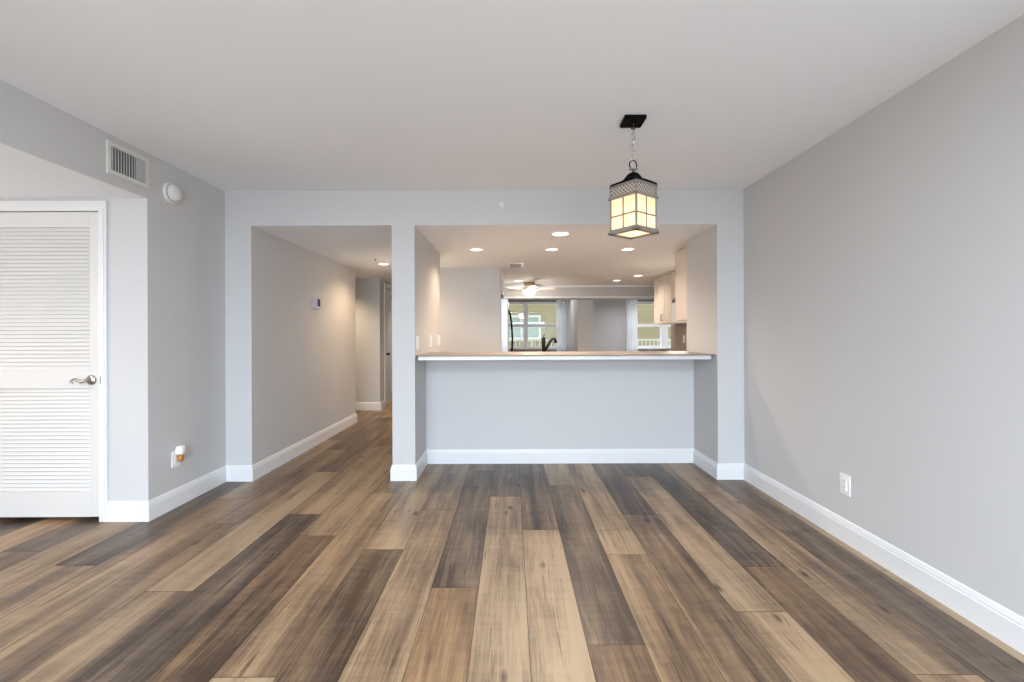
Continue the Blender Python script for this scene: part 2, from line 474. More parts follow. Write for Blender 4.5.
# ------------------------------------------------------------------ room shell
def sbox(name, mt, *boxes):
    b = MB()
    for q in boxes: b.box(*q)
    return struct(b.build(name, mt))
HC, LC = 2.44, 2.150          # main ceiling, lower ceiling
sbox('ceiling', M['ceil'], (-2.41, 1.958, -3.1, 3.757, HC, 2.6))
sbox('ceiling_alcove', M['ceil'], (-4.3, -2.4105, -3.1, 2.956, 2.138, 2.6), (-4.3, -2.53, 2.956, 3.08, 2.138, 2.6))
sbox('ceiling_kitchen', M['ceil'], (-2.52, 2.1, 3.7572, 3.87, LC, 2.43), (-4.3, 5.6, 3.87, 11.12, LC, 2.6), (-4.3, -2.53, 3.075, 3.87, LC, 2.6))
sbox('wall_right', M['wall'], (1.958, 2.10, -3.1, 3.757, 0, 2.6))
sbox('wall_left', M['wall'], (-2.53, -2.41, 2.955, 3.757, 0, 2.6), (-2.42, -2.41, -3.1, 2.955, 2.1382, 2.6))
sbox('wall_alcove', M['wall'], (-2.717, -2.53, 2.955, 3.075, 0, 2.138), (-4.3, -3.565, 2.955, 3.075, 0, 2.138), (-3.565, -2.717, 2.955, 3.075, 2.06, 2.138))
sbox('wall_outer', M['wall'], (-4.42, -4.3, -3.1, 10.2, 0, 2.6))
sbox('wall_back', M['wall'], (-2.53, 2.10, 3.757, 3.767, LC+0.0003, 2.6))
sbox('wall_hall', M['wall'], (-2.53, -2.19, 3.757, 6.262, 0, LC))
sbox('wall_middle', M['wall'], (-1.006, -0.815, 3.757, 5.103, 0, LC))
sbox('wall_stub', M['wall'], (1.735, 2.81, 3.757, 4.418, 0, LC))
sbox('wall_bar', M['wall'], (-0.815, 1.735, 4.248, 4.37, 0, 1.008))
sbox('wall_kitchen', M['wall'], (2.69, 2.81, 4.418, 7.52, 0, LC), (2.81, 5.6, 7.40, 7.52, 0, LC))
sbox('wall_fridge', M['wall'], (-1.35, -0.148, 6.168, 6.28, 0, LC), (-1.35, -1.25, 6.28, 11.0, 0, LC))
sbox('wall_corridor', M['wall'], (-4.3, -2.145, 7.272, 7.39, 0, LC), (-2.265, -2.145, 7.39, 7.57, 0, LC), (-2.265, -2.145, 8.39, 10.2, 0, LC), (-2.265, -2.145, 7.57, 8.39, 2.04, LC), (-2.265, -1.35, 10.1, 10.2, 0, LC))
sbox('wall_beam', M['wall'], (-1.25, 5.6, 8.45, 8.88, 1.943, LC))
sbox('trim_beam_lit', M['ceil'], (-1.25, 5.6, 8.425, 8.45, 2.118, LC), (-1.25, 5.6, 8.44, 8.89, 1.912, 1.943))  # crown strip on top; added white board below stands for the daylit underside
sbox('wall_pier', M['wall'], (1.345, 1.67, 9.09, 11.0, 0, LC))
sbox('wall_living', M['wall'], (5.6, 5.72, 7.4, 11.12, 0, LC))
W1 = (-0.60, 1.34, 0.885, 2.10); W2 = (2.84, 4.60, 0.885, 2.10)
sbox('wall_far', M['wall'], (-1.35, W1[0], 11.0, 11.12, 0, LC), (W1[1], W2[0], 11.0, 11.12, 0, LC), (W2[1], 5.6, 11.0, 11.12, 0, LC),
     (W1[0], W1[1], 11.0, 11.12, 0, W1[2]), (W2[0], W2[1], 11.0, 11.12, 0, W2[2]), (W1[0], W1[1], 11.0, 11.12, W1[3], LC), (W2[0], W2[1], 11.0, 11.12, W2[3], LC))
sbox('wall_rear', M['wall'], (1.90, 2.1, -3.2, -3.1, 0, 2.6), (-4.3, -2.2, -3.2, -3.1, 0, 2.6), (-2.2, 1.90, -3.2, -3.1, 1.92, 2.6))  # out of view, opening shaped to keep daylight low on the walls

sbox('floor_bounce_slab', M['concrete'], (-14, 14, -22, -3.2, -0.2, -0.05))  # unseen slab added to block low world light and bounce warmth inside

# ------------------------------------------------------------------ baseboards (moulded profile, mitred round the corners)
PROF = [(0.0, 0.0), (0.0145, 0.0), (0.0145, 0.098), (0.0115, 0.103), (0.0115, 0.110), (0.0085, 0.119), (0.005, 0.130), (0.0, 0.134)]
def baseboards(path, names):
    P = [Vector((x, y)) for x, y in path]
    n = len(P)
    def nrm(i):
        d = (P[i+1]-P[i]).normalized(); return Vector((-d.y, d.x))      # room lies to the left of the walk
    rings = []
    for i in range(n):
        if i == 0: o = nrm(0)
        elif i == n-1: o = nrm(n-2)
        else:
            a, b = nrm(i-1), nrm(i); o = (a+b)/(1+a.dot(b))
        rings.append([Vector((P[i].x+o.x*d, P[i].y+o.y*d, z)) for d, z in PROF])
    for s, e, name in names:
        bm = bmesh.new()
        vv = [[bm.verts.new(p) for p in rings[i]] for i in range(s, e+1)]
        for a, b in zip(vv, vv[1:]):
            for j in range(len(PROF)-1): bm.faces.new((a[j], a[j+1], b[j+1], b[j]))
        bm.faces.new(vv[0]); bm.faces.new(list(reversed(vv[-1])))
        bmesh.ops.recalc_face_normals(bm, faces=bm.faces[:])
        me = bpy.data.meshes.new(name); bm.to_mesh(me); bm.free(); me.materials.append(M['trim'])
        o = bpy.data.objects.new(name, me); COL.objects.link(o); struct(o)
baseboards([(-2.53, 6.262), (-2.19, 6.262), (-2.19, 3.757), (-2.41, 3.757), (-2.41, 2.955), (-2.672, 2.955)],
           [(0, 2, 'baseboard_hall'), (2, 3, 'baseboard_pillar'), (3, 4, 'baseboard_left'), (4, 5, 'baseboard_alcove')])
baseboards([(1.958, -3.1), (1.958, 3.757), (1.735, 3.757), (1.735, 4.248), (-0.815, 4.248), (-0.815, 3.757), (-1.006, 3.757), (-1.006, 5.1)],
           [(0, 1, 'baseboard_right'), (1, 3, 'baseboard_stub'), (3, 4, 'baseboard_bar'), (4, 7, 'baseboard_middle')])
baseboards([(-2.145, 7.50), (-2.145, 7.272), (-4.3, 7.272)], [(0, 2, 'baseboard_corridor')])

# ------------------------------------------------------------------ louvered closet door
def closet_door():
    d = bpy.data.objects.new('door_1', None); COL.objects.link(d); d.location = (-3.15, 2.955, 0); struct(d)
    xr, xl = -2.723, -3.555
    b = MB()      # casing around the opening and the jamb inside it
    b.box(-2.717, -2.672, 2.938, 2.955, 0, 2.056, 0.003)
    b.box(-3.628, -3.565, 2.938, 2.955, 0, 2.056, 0.003)
    b.box(-3.628, -2.672, 2.938, 2.955, 2.056, 2.118, 0.003)
    b.box(-2.723, -2.717, 2.940, 3.075, 0, 2.056); b.box(-3.565, -3.559, 2.940, 3.075, 0, 2.056)
    b.box(-3.559, -2.723, 2.940, 3.075, 2.053, 2.06)
    b.box(-2.690, -2.684, 2.934, 2.938, 0, 2.07); b.box(-2.684-0.93, -2.684, 2.934, 2.938, 2.090, 2.096)
    b.build('casing', M['trim'], d)
    y0, y1 = 2.950, 2.985
    b = MB()      # stiles and rails
    st = 0.064
    xr2, xl2 = xr-0.004, xl+0.004
    b.box(xr2-st, xr2, y0, y1, 0.030, 2.047, 0.002); b.box(xl2, xl2+st, y0, y1, 0.030, 2.047, 0.002)
    for z0, z1 in ((1.947, 2.047), (0.881, 1.003), (0.030, 0.197)):
        b.box(xl2+st, xr2-st, y0, y1, z0, z1)
    b.build('door_leaf', M['door'], d)
    def louvers(z0, z1, n):
        b = MB(); p = (z1-z0)/n
        for i in range(n):
            zc = z0 + (i+0.5)*p
            Mx = Matrix.Translation(((xl2+xr2)/2, y0+0.0165, zc)) @ Matrix.Rotation(R(66), 4, 'X')
            b.box(-(xr2-xl2)/2+st, (xr2-xl2)/2-st, -0.0145, 0.0145, -0.003, 0.003, 0.0012, 1, M=Mx)
        o = b.build('louver_panel', M['door'], d)
        return o
    louvers(1.003, 1.947, 36); louvers(0.197, 0.881, 26)
    # added back liner: blocks light through the slats, its grey standing for closet shade
    MB().box(xl2+0.01, xr2-0.01, y1+0.001, y1+0.006, 0.05, 2.03).build('liner', mat('closet_shade_grey', (0.30, 0.29, 0.28), 0.7), d)
    h = bpy.data.objects.new('door_handle', None); COL.objects.link(h); h.parent = d; h.location = Vector((-2.778, 2.950, 0.936)) - d.location
    Rx = Matrix.Rotation(R(90), 4, 'X')
    b = MB(); b.lathe([(0.033, 0.0), (0.033, 0.005), (0.029, 0.010), (0.020, 0.013), (0.012, 0.018), (0.011, 0.040), (0.0, 0.044)], (0, 0, 0), Rx, 28)
    b.build('rosette', M['nickel'], h, local=True)
    pts = []
    for i in range(25):
        t = i/24
        x = -0.004 - 0.086*t
        z = 0.012*math.sin(t*2*math.pi*0.98 + math.pi)*(0.75+0.35*t)
        pts.append((x, -0.040-0.006*math.sin(t*math.pi), z))
    # curl at the tip
    lx, ly, lz = pts[-1]
    for i in range(1, 8):
        a = i/7*R(200)
        pts.append((lx-0.009*math.sin(a), ly, lz-0.009*(1-math.cos(a))))
    rs = [0.0095-0.0035*min(i/24, 1) for i in range(len(pts))]
    b = MB(); b.tube(pts, rs, 12); b.build('lever', M['nickel'], h, local=True)
    b = MB(); b.box(-2.723, -2.7215, 2.942, 2.972, 0.905, 0.965); b.box(-2.712, -2.706, 2.936, 2.938, 0.91, 0.96); b.build('strike_plate', M['nickel'], d)
    for z in (0.25, 1.05, 1.85):
        MB().cyl((-3.558, 2.944, z-0.045), (-3.558, 2.944, z+0.045), 0.006, n=10).build('hinge', M['nickel'], d)
closet_door()

def corridor_door():
    d = bpy.data.objects.new('door_2', None); COL.objects.link(d); d.location = (-2.145, 7.98, 0); struct(d)
    X = -2.145
    b = MB()
    b.box(X, X+0.016, 7.505, 7.57, 0, 2.04, 0.003); b.box(X, X+0.016, 8.39, 8.455, 0, 2.04, 0.003); b.box(X, X+0.016, 7.505, 8.455, 2.04, 2.105, 0.003)
    b.build('casing', M['trim'], d)
    b = MB()
    b.box(X-0.05, X-0.012, 7.578, 8.382, 0.03, 2.012)
    for z0, z1 in ((0.22, 0.82), (1.02, 1.86)):
        for ya, yb in ((7.68, 7.94), (8.02, 8.28)):
            b.box(X-0.012, X-0.004, ya, yb, z0, z1, 0.006)
    b.build('door_leaf', M['door'], d)
    b = MB(); b.lathe([(0.026, 0), (0.026, 0.006), (0.011, 0.012), (0.011, 0.035), (0.024, 0.045), (0.027, 0.058), (0.018, 0.068), (0, 0.07)], (X-0.012, 7.64, 0.90), Matrix.Rotation(R(90), 4, 'Y'), 20)
    b.build('door_knob', M['bronze'], d)
corridor_door()

# ------------------------------------------------------------------ far windows, their shades and curtains
def far_window(name, x0, x1, z0, z1, mull):
    w = bpy.data.objects.new(name, None); COL.objects.link(w); w.location = ((x0+x1)/2, 11.0, z0); struct(w)
    zt = 2.03; F = 0.05; zm = 1.44
    b = MB()
    b.box(x0, x0+F, 10.99, 11.09, z0, zt); b.box(x1-F, x1, 10.99, 11.09, z0, zt)
    b.box(x0+F, x1-F, 10.99, 11.09, zt-0.06, zt); b.box(x0+F, x1-F, 10.99, 11.09, z0, z0+0.05)
    b.box(mull[0], mull[1], 10.985, 11.09, z0+0.05, zt-0.06)
    for a, c in ((x0+F, mull[0]), (mull[1], x1-F)):
        b.box(a, c, 11.0, 11.06, zm-0.04, zm+0.04)
    b.build('window_frame', M['vinyl'], w)
    b = MB()
    for a, c in ((x0+F, mull[0]), (mull[1], x1-F)):
        b.box(a, c, 11.030, 11.036, z0+0.05, zm-0.04); b.box(a, c, 11.030, 11.036, zm+0.04, zt-0.06)
    b.build('window_pane', M['glass'], w)
    MB().box(x0-0.02, x1+0.02, 10.93, 11.0, z0-0.03, z0, 0.004).build('window_sill', M['trim'], w)
    s = MB(); s.box(x0, x1, 10.985, 11.05, zt, z1); s.build('shade_cassette', M['shade'], w)
far_window('window_1', *W1, (0.30, 0.40)); far_window('window_2', *W2, (3.69, 3.86))

def curtain(x0, x1, label):
    bm = bmesh.new(); n = 40; cols = []
    for i in range(n+1):
        t = i/n; x = x0 + (x1-x0)*t; y = 10.86 + 0.028*math.sin(t*math.pi*9)
        cols.append([bm.verts.new((x, y + 0.006*math.sin(k*1.7+t*8), z)) for k, z in enumerate((0.03, 0.6, 1.2, 1.8, 2.085))])
    for a, b in zip(cols, cols[1:]):
        for j in range(4):
            f = bm.faces.new((a[j], b[j], b[j+1], a[j+1])); f.smooth = True
    root = thing('curtain', label, 'curtain', ((x0+x1)/2, 10.86, 0.03), group='white curtains at the far windows')
    bm.transform(wm(root).inverted())
    me = bpy.data.meshes.new('drape'); bm.to_mesh(me); bm.free(); me.materials.append(M['curtain'])
    o = bpy.data.objects.new('drape', me); COL.objects.link(o); o.parent = root
    MB().cyl((x0-0.02, 10.86, 2.095), (x1+0.02, 10.86, 2.095), 0.012, n=12).build('curtain_rod', M['vinyl'], root)
    for x in (x0, x1): MB().box(x-0.008, x+0.008, 10.855, 11.0, 2.087, 2.103).build('rod_bracket', M['vinyl'], root)
curtain(1.10, 1.325, 'white curtain hanging at the far window behind the black faucet')
curtain(2.80, 3.07, 'white curtain hanging at the far window beside the wall cabinets')

# ------------------------------------------------------------------ outside: neighbouring building and walkway railing
def outside():
    b_ = thing('building', 'beige lap sided building seen outside through the far windows', 'building', (2.5, 19.0, -3.0))
    MB().box(-8, 16, 19.0, 24.0, -3.0, 6.0).build('siding_wall', M['siding'], b_)
    r = MB()
    r.quad((-8.5, 18.4, 5.9), (16.5, 18.4, 5.9), (16.5, 24.6, 5.9), (-8.5, 24.6, 5.9))
    r.box(-8.5, 16.5, 18.4, 24.6, 5.9, 6.2); r.build('roof_slab', M['roof'], b_)
    for xa, xb in ((-0.4, 1.25), (7.6, 9.2)):
        f = MB(); z0, z1 = 1.0, 2.05
        f.box(xa, xb, 18.94, 19.0, z0, z0+0.1); f.box(xa, xb, 18.94, 19.0, z1-0.1, z1)
        f.box(xa, xa+0.1, 18.94, 19.0, z0+0.1, z1-0.1); f.box(xb-0.1, xb, 18.94, 19.0, z0+0.1, z1-0.1)
        f.box((xa+xb)/2-0.04, (xa+xb)/2+0.04, 18.94, 19.0, z0+0.1, z1-0.1)
        f.box(xa+0.1, xb-0.1, 18.95, 19.0, 1.50, 1.58)
        w = f.build('window', mat('neighbour_frame', (0.30, 0.30, 0.25), 0.6), b_)
        MB().box(xa+0.1, xb-0.1, 18.98, 18.995, z0+0.1, z1-0.1).build('pane', mat('neighbour_glass', (0.16, 0.19, 0.15), 0.5, spec=0.1), w)
    struct(MB().box(-6, 12, 11.12, 13.2, -0.25, -0.05).build('walkway_slab', M['concrete']))
    rl = thing('balcony_railing', 'pale picket railing outside beyond the far windows', 'railing', (2.5, 13.0, -0.05))
    MB().box(-6, 12, 12.97, 13.03, 1.03, 1.08).build('top_rail', M['rail'], rl)
    MB().box(-6, 12, 12.98, 13.02, 0.03, 0.07).build('bottom_rail', M['rail'], rl)
    p = MB()
    x = -1.6
    while x < 6.2:
        p.box(x-0.014, x+0.014, 12.986, 13.014, 0.07, 1.03); x += 0.115
    p.build('picket', M['rail'], rl)
    for x in (-1.7, 0.6, 2.9, 5.2): MB().box(x-0.04, x+0.04, 12.96, 13.04, -0.05, 1.11).build('post', M['rail'], rl)
outside()

# ------------------------------------------------------------------ breakfast bar top
def bar_top():
    t = thing('bar_counter', 'speckled granite bar counter on the low half wall', 'counter', (0.46, 4.1, 1.008))
    MB().box(-0.812, 1.732, 3.785, 4.47, 1.042, 1.053, 0.003).build('slab', M['granite'], t)
    b = MB(); b.box(-0.800, 1.705, 3.83, 4.37, 1.008, 1.042)
    b.box(-0.800, 1.705, 3.805, 3.845, 1.007, 1.042, 0.004); b.build('lit_edge_band', M['edge'], t)  # granite front edge, painted pale for the window light on it
    return t
bar_top()

# ------------------------------------------------------------------ kitchen
def base_units():
    c = thing('peninsula_cabinet', 'cream peninsula base cabinet behind the bar half wall', 'cabinet', (0.9, 4.7, 0))
    MB().box(-0.81, 1.73, 4.375, 4.98, 0.10, 0.875).build('body', M['cab'], c)
    MB().box(-0.81, 1.73, 4.375, 4.92, 0.0, 0.10).build('plinth', M['dark'], c)
    for i in range(4):
        x = -0.78 + i*0.62
        dr = MB().box(x, x+0.53, 4.98, 5.0, 0.12, 0.86, 0.002).build('door', M['cab'], c)
        MB().tube([(x+0.47, 5.0, 0.70), (x+0.47, 5.03, 0.71), (x+0.47, 5.03, 0.81), (x+0.47, 5.0, 0.82)], 0.005, 8).build('pull', M['nickel'], dr)
    k = thing('kitchen_counter', 'granite kitchen counter with upstand along the cabinet wall', 'counter', (1.0, 4.7, 0.875))
    b = MB(); b.box(-0.81, 1.73, 4.375, 5.03, 0.875, 0.91, 0.003); b.box(1.73, 2.685, 4.42, 5.03, 0.875, 0.91, 0.003); b.box(2.05, 2.685, 5.03, 7.45, 0.875, 0.91, 0.003); b.build('slab', M['granite'], k)
    MB().box(2.662, 2.6895, 5.03, 7.45, 0.91, 1.01, 0.003).build('upstand', M['granite'], k)
    d = thing('base_cabinet', 'cream base cabinet run below the wall cabinets', 'cabinet', (2.4, 6.2, 0))
    MB().box(2.11, 2.685, 5.035, 7.43, 0.10, 0.875).build('body', M['cab'], d)
    MB().box(2.16, 2.685, 5.035, 7.43, 0.0, 0.10).build('plinth', M['dark'], d)
    for i in range(4):
        y = 5.1 + i*0.58
        dr = MB().box(2.09, 2.11, y, y+0.55, 0.12, 0.86, 0.002).build('door', M['cab'], d)
        MB().tube([(2.09, y+0.06, 0.70), (2.06, y+0.06, 0.71), (2.06, y+0.06, 0.81), (2.09, y+0.06, 0.82)], 0.005, 8).build('pull', M['nickel'], dr)
    bs = MB().box(2.680, 2.6895, 4.43, 7.50, 1.0105, 1.372)
    tag(bs.build('backsplash', M['tile']), 'taupe tile backsplash under the wall cabinets', 'backsplash')
base_units()

def shaker_x(b, X, y0, y1, z0, z1, dirn=-1):
    # a shaker door in the plane X facing -x: frame proud of a recessed panel
    f = 0.055; t = 0.020
    b.box(X, X+t, y0, y0+f, z0, z1, 0.0015, 1); b.box(X, X+t, y1-f, y1, z0, z1, 0.0015, 1)
    b.box(X, X+t, y0+f, y1-f, z0, z0+f, 0.0015, 1); b.box(X, X+t, y0+f, y1-f, z1-f, z1, 0.0015, 1)
    b.box(X+0.011, X+t, y0+f, y1-f, z0+f, z1-f)

def pull_x(X, y, z0, z1, parent):
    pts = [(X, y, z0), (X-0.022, y, z0+0.008), (X-0.030, y, (z0+z1)/2), (X-0.022, y, z1-0.008), (X, y, z1)]
    MB().tube(pts, 0.0055, 8).build('pull', M['nickel'], parent)

def wall_cabinets():
    c = thing('wall_cabinet', 'cream two door wall cabinet beside the far right window', 'cabinet', (2.5, 6.96, 1.38), group='cream kitchen wall cabinets')
    MB().box(2.382, 2.685, 6.555, 7.375, 1.384, 2.142).build('body', M['cab'], c)
    for ya, yb, py in ((6.558, 6.963, 6.93), (6.967, 7.372, 7.0)):
        b = MB(); shaker_x(b, 2.36, ya, yb, 1.387, 2.115); d = b.build('door', M['cab'], c)
        pull_x(2.36, py, 1.43, 1.53, d)
    MB().box(2.352, 2.685, 6.556, 7.385, 2.118, 2.144, 0.003).build('cornice', M['cab'], c)
    c = thing('wall_cabinet', 'short cream wall cabinet above the white microwave', 'cabinet', (2.5, 6.15, 1.73), group='cream kitchen wall cabinets')
    MB().box(2.382, 2.685, 5.75, 6.55, 1.735, 2.142).build('body', M['cab'], c)
    for ya, yb, py in ((5.753, 6.148, 6.11), (6.152, 6.547, 6.19)):
        b = MB(); shaker_x(b, 2.36, ya, yb, 1.738, 2.115); d = b.build('door', M['cab'], c)
        pull_x(2.36, py, 1.76, 1.86, d)
    c = thing('wall_cabinet', 'deep cream corner wall cabinet behind the bar end wall', 'cabinet', (2.2, 4.7, 1.374), group='cream kitchen wall cabinets')
    MB().box(1.85, 2.685, 4.425, 5.02, 1.374, 2.142).build('body', M['cab'], c)
    MB().box(1.842, 2.686, 4.424, 5.02, 1.374, 1.392, 0.002).build('light_rail', M['cab'], c)
    for xa, xb in ((1.853, 2.265), (2.269, 2.682)):
        dr = MB().box(xa, xb, 5.02, 5.04, 1.395, 2.138, 0.002).build('door', M['cab'], c)
    m = thing('microwave', 'white microwave under the short wall cabinet over the counter', 'microwave', (2.5, 6.15, 1.39))
    MB().box(2.375, 2.685, 5.755, 6.548, 1.392, 1.730).build('body', M['micro'], m)
    d = MB().box(2.352, 2.374, 5.98, 6.545, 1.396, 1.675, 0.003).build('door', M['micro'], m)
    MB().box(2.349, 2.352, 6.06, 6.36, 1.45, 1.62).build('door_glass', M['glassdark'], d)
    MB().tube([(2.352, 6.0, 1.43), (2.325, 6.0, 1.44), (2.325, 6.0, 1.63), (2.352, 6.0, 1.64)], 0.007, 8).build('door_handle', M['micro'], d)
    MB().box(2.352, 2.374, 5.758, 5.975, 1.396, 1.675, 0.003).build('control_panel', M['micro'], m)
    b = MB()
    for i in range(5): b.box(2.354, 2.374, 5.76, 6.545, 1.680+i*0.010, 1.686+i*0.010)
    b.build('vent_grille', mat('grille_grey', (0.22, 0.21, 0.20), 0.5), m)
    lamp = bpy.data.lights.new('cooktop_lamp', 'AREA'); lamp.shape = 'RECTANGLE'; lamp.size = 0.2; lamp.size_y = 0.5; lamp.energy = 2.2; lamp.color = (1, 0.9, 0.78)
    lo = bpy.data.objects.new('cooktop_lamp', lamp); COL.objects.link(lo); lo.parent = m; lo.location = Vector((2.53, 6.2, 1.388)) - m.location
wall_cabinets()

def fridge():
    f = thing('refrigerator', 'pale refrigerator with curved black handles beside the kitchen wall', 'refrigerator', (-0.6, 6.75, 0))
    MB().box(-0.98, -0.165, 6.30, 7.20, 0.02, 1.742, 0.006).build('body', M['fridge'], f)
    MB().box(-0.90, -0.20, 6.32, 7.18, 0.0, 0.06).build('plinth', M['dark'], f)
    for ya, yb, hy, top in ((6.303, 6.748, 6.70, 1.60), (6.752, 7.197, 6.80, 1.60)):
        d = MB().box(-0.160, -0.047, ya, yb, 0.07, 1.738, 0.012, 3).build('door', M['fridge'], f)
        pts = []
        for i in range(17):
            t = i/16; pts.append((-0.050+0.062*math.sin(math.pi*min(max(t, 0.0), 1.0))**0.55, hy, 0.72+(top-0.72)*t))
        MB().tube(pts, 0.014, 10).build('door_handle', M['black'], d)
    c = thing('wall_cabinet', 'cream cabinet bridging over the pale refrigerator', 'cabinet', (-0.5, 6.6, 1.79), group='cream kitchen wall cabinets')
    MB().box(-1.0, -0.135, 6.285, 7.20, 1.79, 2.142).build('body', M['cab'], c)
    for ya, yb in ((6.288, 6.74), (6.744, 7.197)):
        MB().box(-0.135, -0.115, ya, yb, 1.795, 2.138, 0.002).build('door', M['cab'], c)
fridge()

def faucet():
    f = thing('kitchen_faucet', 'black kitchen faucet standing behind the bar counter', 'faucet', (0.341, 4.75, 0.91))
    b = MB(); b.lathe([(0.030, 0.0), (0.030, 0.008), (0.021, 0.014), (0.019, 0.06), (0.019, 0.235), (0.021, 0.24), (0.021, 0.275), (0.014, 0.285), (0, 0.287)], (0, 0, 0), None, 24)
    b.build('body', M['bronze'], f, local=True)
    pts = [(0.010, 0, 0.135), (0.045, 0, 0.195), (0.075, 0, 0.247), (0.095, 0, 0.268), (0.112, 0, 0.270), (0.124, 0, 0.255), (0.132, 0, 0.225)]
    MB().tube(pts, [0.016, 0.015, 0.015, 0.015, 0.016, 0.017, 0.019], 14).build('spout', M['bronze'], f, local=True)
    MB().tube([(0, 0, 0.28), (0.003, 0, 0.30), (0.010, 0.0, 0.322)], [0.008, 0.006, 0.005], 10).build('lever', M['bronze'], f, local=True)
faucet()

# ------------------------------------------------------------------ plates on the walls
def plate_set(name, label, cat, loc, facing, w, h, kind, group=None, proud=0.006):
    """loc: middle of the plate on the wall; facing: +1 faces +x, -1 faces -x"""
    t = thing(name, label, cat, loc, group=group)
    s = facing
    def bx(y0, y1, z0, z1, d0, d1, bev): 
        return MB().box(min(s*d0, s*d1), max(s*d0, s*d1), y0, y1, z0, z1, bev)
    bx(-w/2, w/2, -h/2, h/2, 0, proud, 0.0022).build('plate', M['white'], t, local=True)
    if kind == 'switch':
        for y in (-w/4+0.004, w/4-0.004):
            bx(y-0.016, y+0.016, -0.033, 0.033, proud, proud+0.004, 0.0015).build('rocker', M['white'], t, local=True)
    else:
        bx(-0.018, 0.018, -0.036, 0.036, proud, proud+0.003, 0.0012).build('insert', M['white'], t, local=True)
        proud += 0.0028
        for z in (-0.018, 0.018):
            so = bx(-0.014, 0.014, z-0.013, z+0.013, proud, proud+0.001, 0.0004).build('socket', M['white'], t, local=True)
            b = MB()
            for y in (-0.006, 0.006): b.box(min(s*(proud+0.0004), s*(proud+0.0012)), max(s*(proud+0.0004), s*(proud+0.0012)), y-0.0012, y+0.0012, z-0.002, z+0.007)
            b.build('slot', M['void'], so, local=True)
    return t
plate_set('wall_outlet', 'white outlet plate low on the long right grey wall', 'outlet', (1.958, 2.619, 0.338), -1, 0.082, 0.120, 'outlet')
plate_set('wall_outlet', 'white outlet plate under the plug-in air freshener', 'outlet', (-2.41, 3.196, 0.345), 1, 0.078, 0.116, 'outlet')
plate_set('wall_outlet', 'white outlet plate on the tile backsplash', 'outlet', (2.680, 6.93, 1.145), -1, 0.075, 0.115, 'outlet')
plate_set('light_switch', 'white switch plate nearest the dining room on the kitchen side wall', 'switch', (-0.815, 3.851, 1.159), 1, 0.098, 0.115, 'switch', 'switch plates over the bar')
plate_set('light_switch', 'middle white switch plate of three on the kitchen side wall', 'switch', (-0.815, 4.470, 1.163), 1, 0.110, 0.115, 'switch', 'switch plates over the bar')
plate_set('light_switch', 'white switch plate at the far end of the kitchen side wall', 'switch', (-0.815, 4.975, 1.164), 1, 0.150, 0.115, 'switch', 'switch plates over the bar')

def freshener():
    t = thing('air_freshener', 'white plug-in air freshener with amber oil bottle', 'air freshener', (-2.40, 3.190, 0.366))
    MB().box(0.004, 0.052, -0.020, 0.024, 0.012, 0.074, 0.010, 3).build('housing', M['white'], t, local=True)
    b = MB(); b.lathe([(0.0, -0.034), (0.017, -0.034), (0.020, -0.028), (0.020, 0.000), (0.011, 0.008), (0.010, 0.014)], (0.028, 0.002, 0), None, 20)
    b.build('oil_bottle', M['amber'], t, local=True)
    MB().box(-0.001, 0.006, -0.012, 0.016, 0.02, 0.05, 0.001).build('prong_base', M['white'], t, local=True)
freshener()

def thermostat():
    t = thing('thermostat', 'small lavender thermostat with dark screen on the hall wall', 'thermostat', (-2.19, 4.986, 1.586))
    MB().box(0, 0.026, -0.085, 0.085, -0.062, 0.062, 0.005).build('case', M['thermo'], t, local=True)
    MB().box(0.026, 0.028, -0.005, 0.060, -0.038, 0.045, 0.0008).build('screen', M['screen'], t, local=True)
    MB().box(0.026, 0.0285, -0.070, 0.070, -0.056, -0.046, 0.0008).build('button_bar', M['white'], t, local=True)
thermostat()

def smoke_detector():
    t = thing('smoke_detector', 'round white smoke detector high on the left wall', 'smoke detector', (-2.41, 3.155, 2.234))
    Ry = Matrix.Rotation(R(90), 4, 'Y')
    MB().lathe([(0.0, 0.0), (0.076, 0.0), (0.076, 0.012), (0.070, 0.018), (0.0, 0.018)], (0, 0, 0), Ry, 40).build('base', M['offwhite'], t, local=True)
    MB().lathe([(0.060, 0.018), (0.060, 0.030), (0.057, 0.040), (0.046, 0.050), (0.020, 0.056), (0.0, 0.057)], (0, 0, 0), Ry, 40).build('cover', M['offwhite'], t, local=True)
    MB().lathe([(0.061, 0.020), (0.0625, 0.022), (0.061, 0.024)], (0, 0, 0), Ry, 40, cap=False).build('sensor_ring', M['void'], t, local=True)
    MB().lathe([(0.010, 0.054), (0.010, 0.060), (0.0, 0.061)], (0, 0, 0), Ry, 16).build('test_button', M['white'], t, local=True)
smoke_detector()

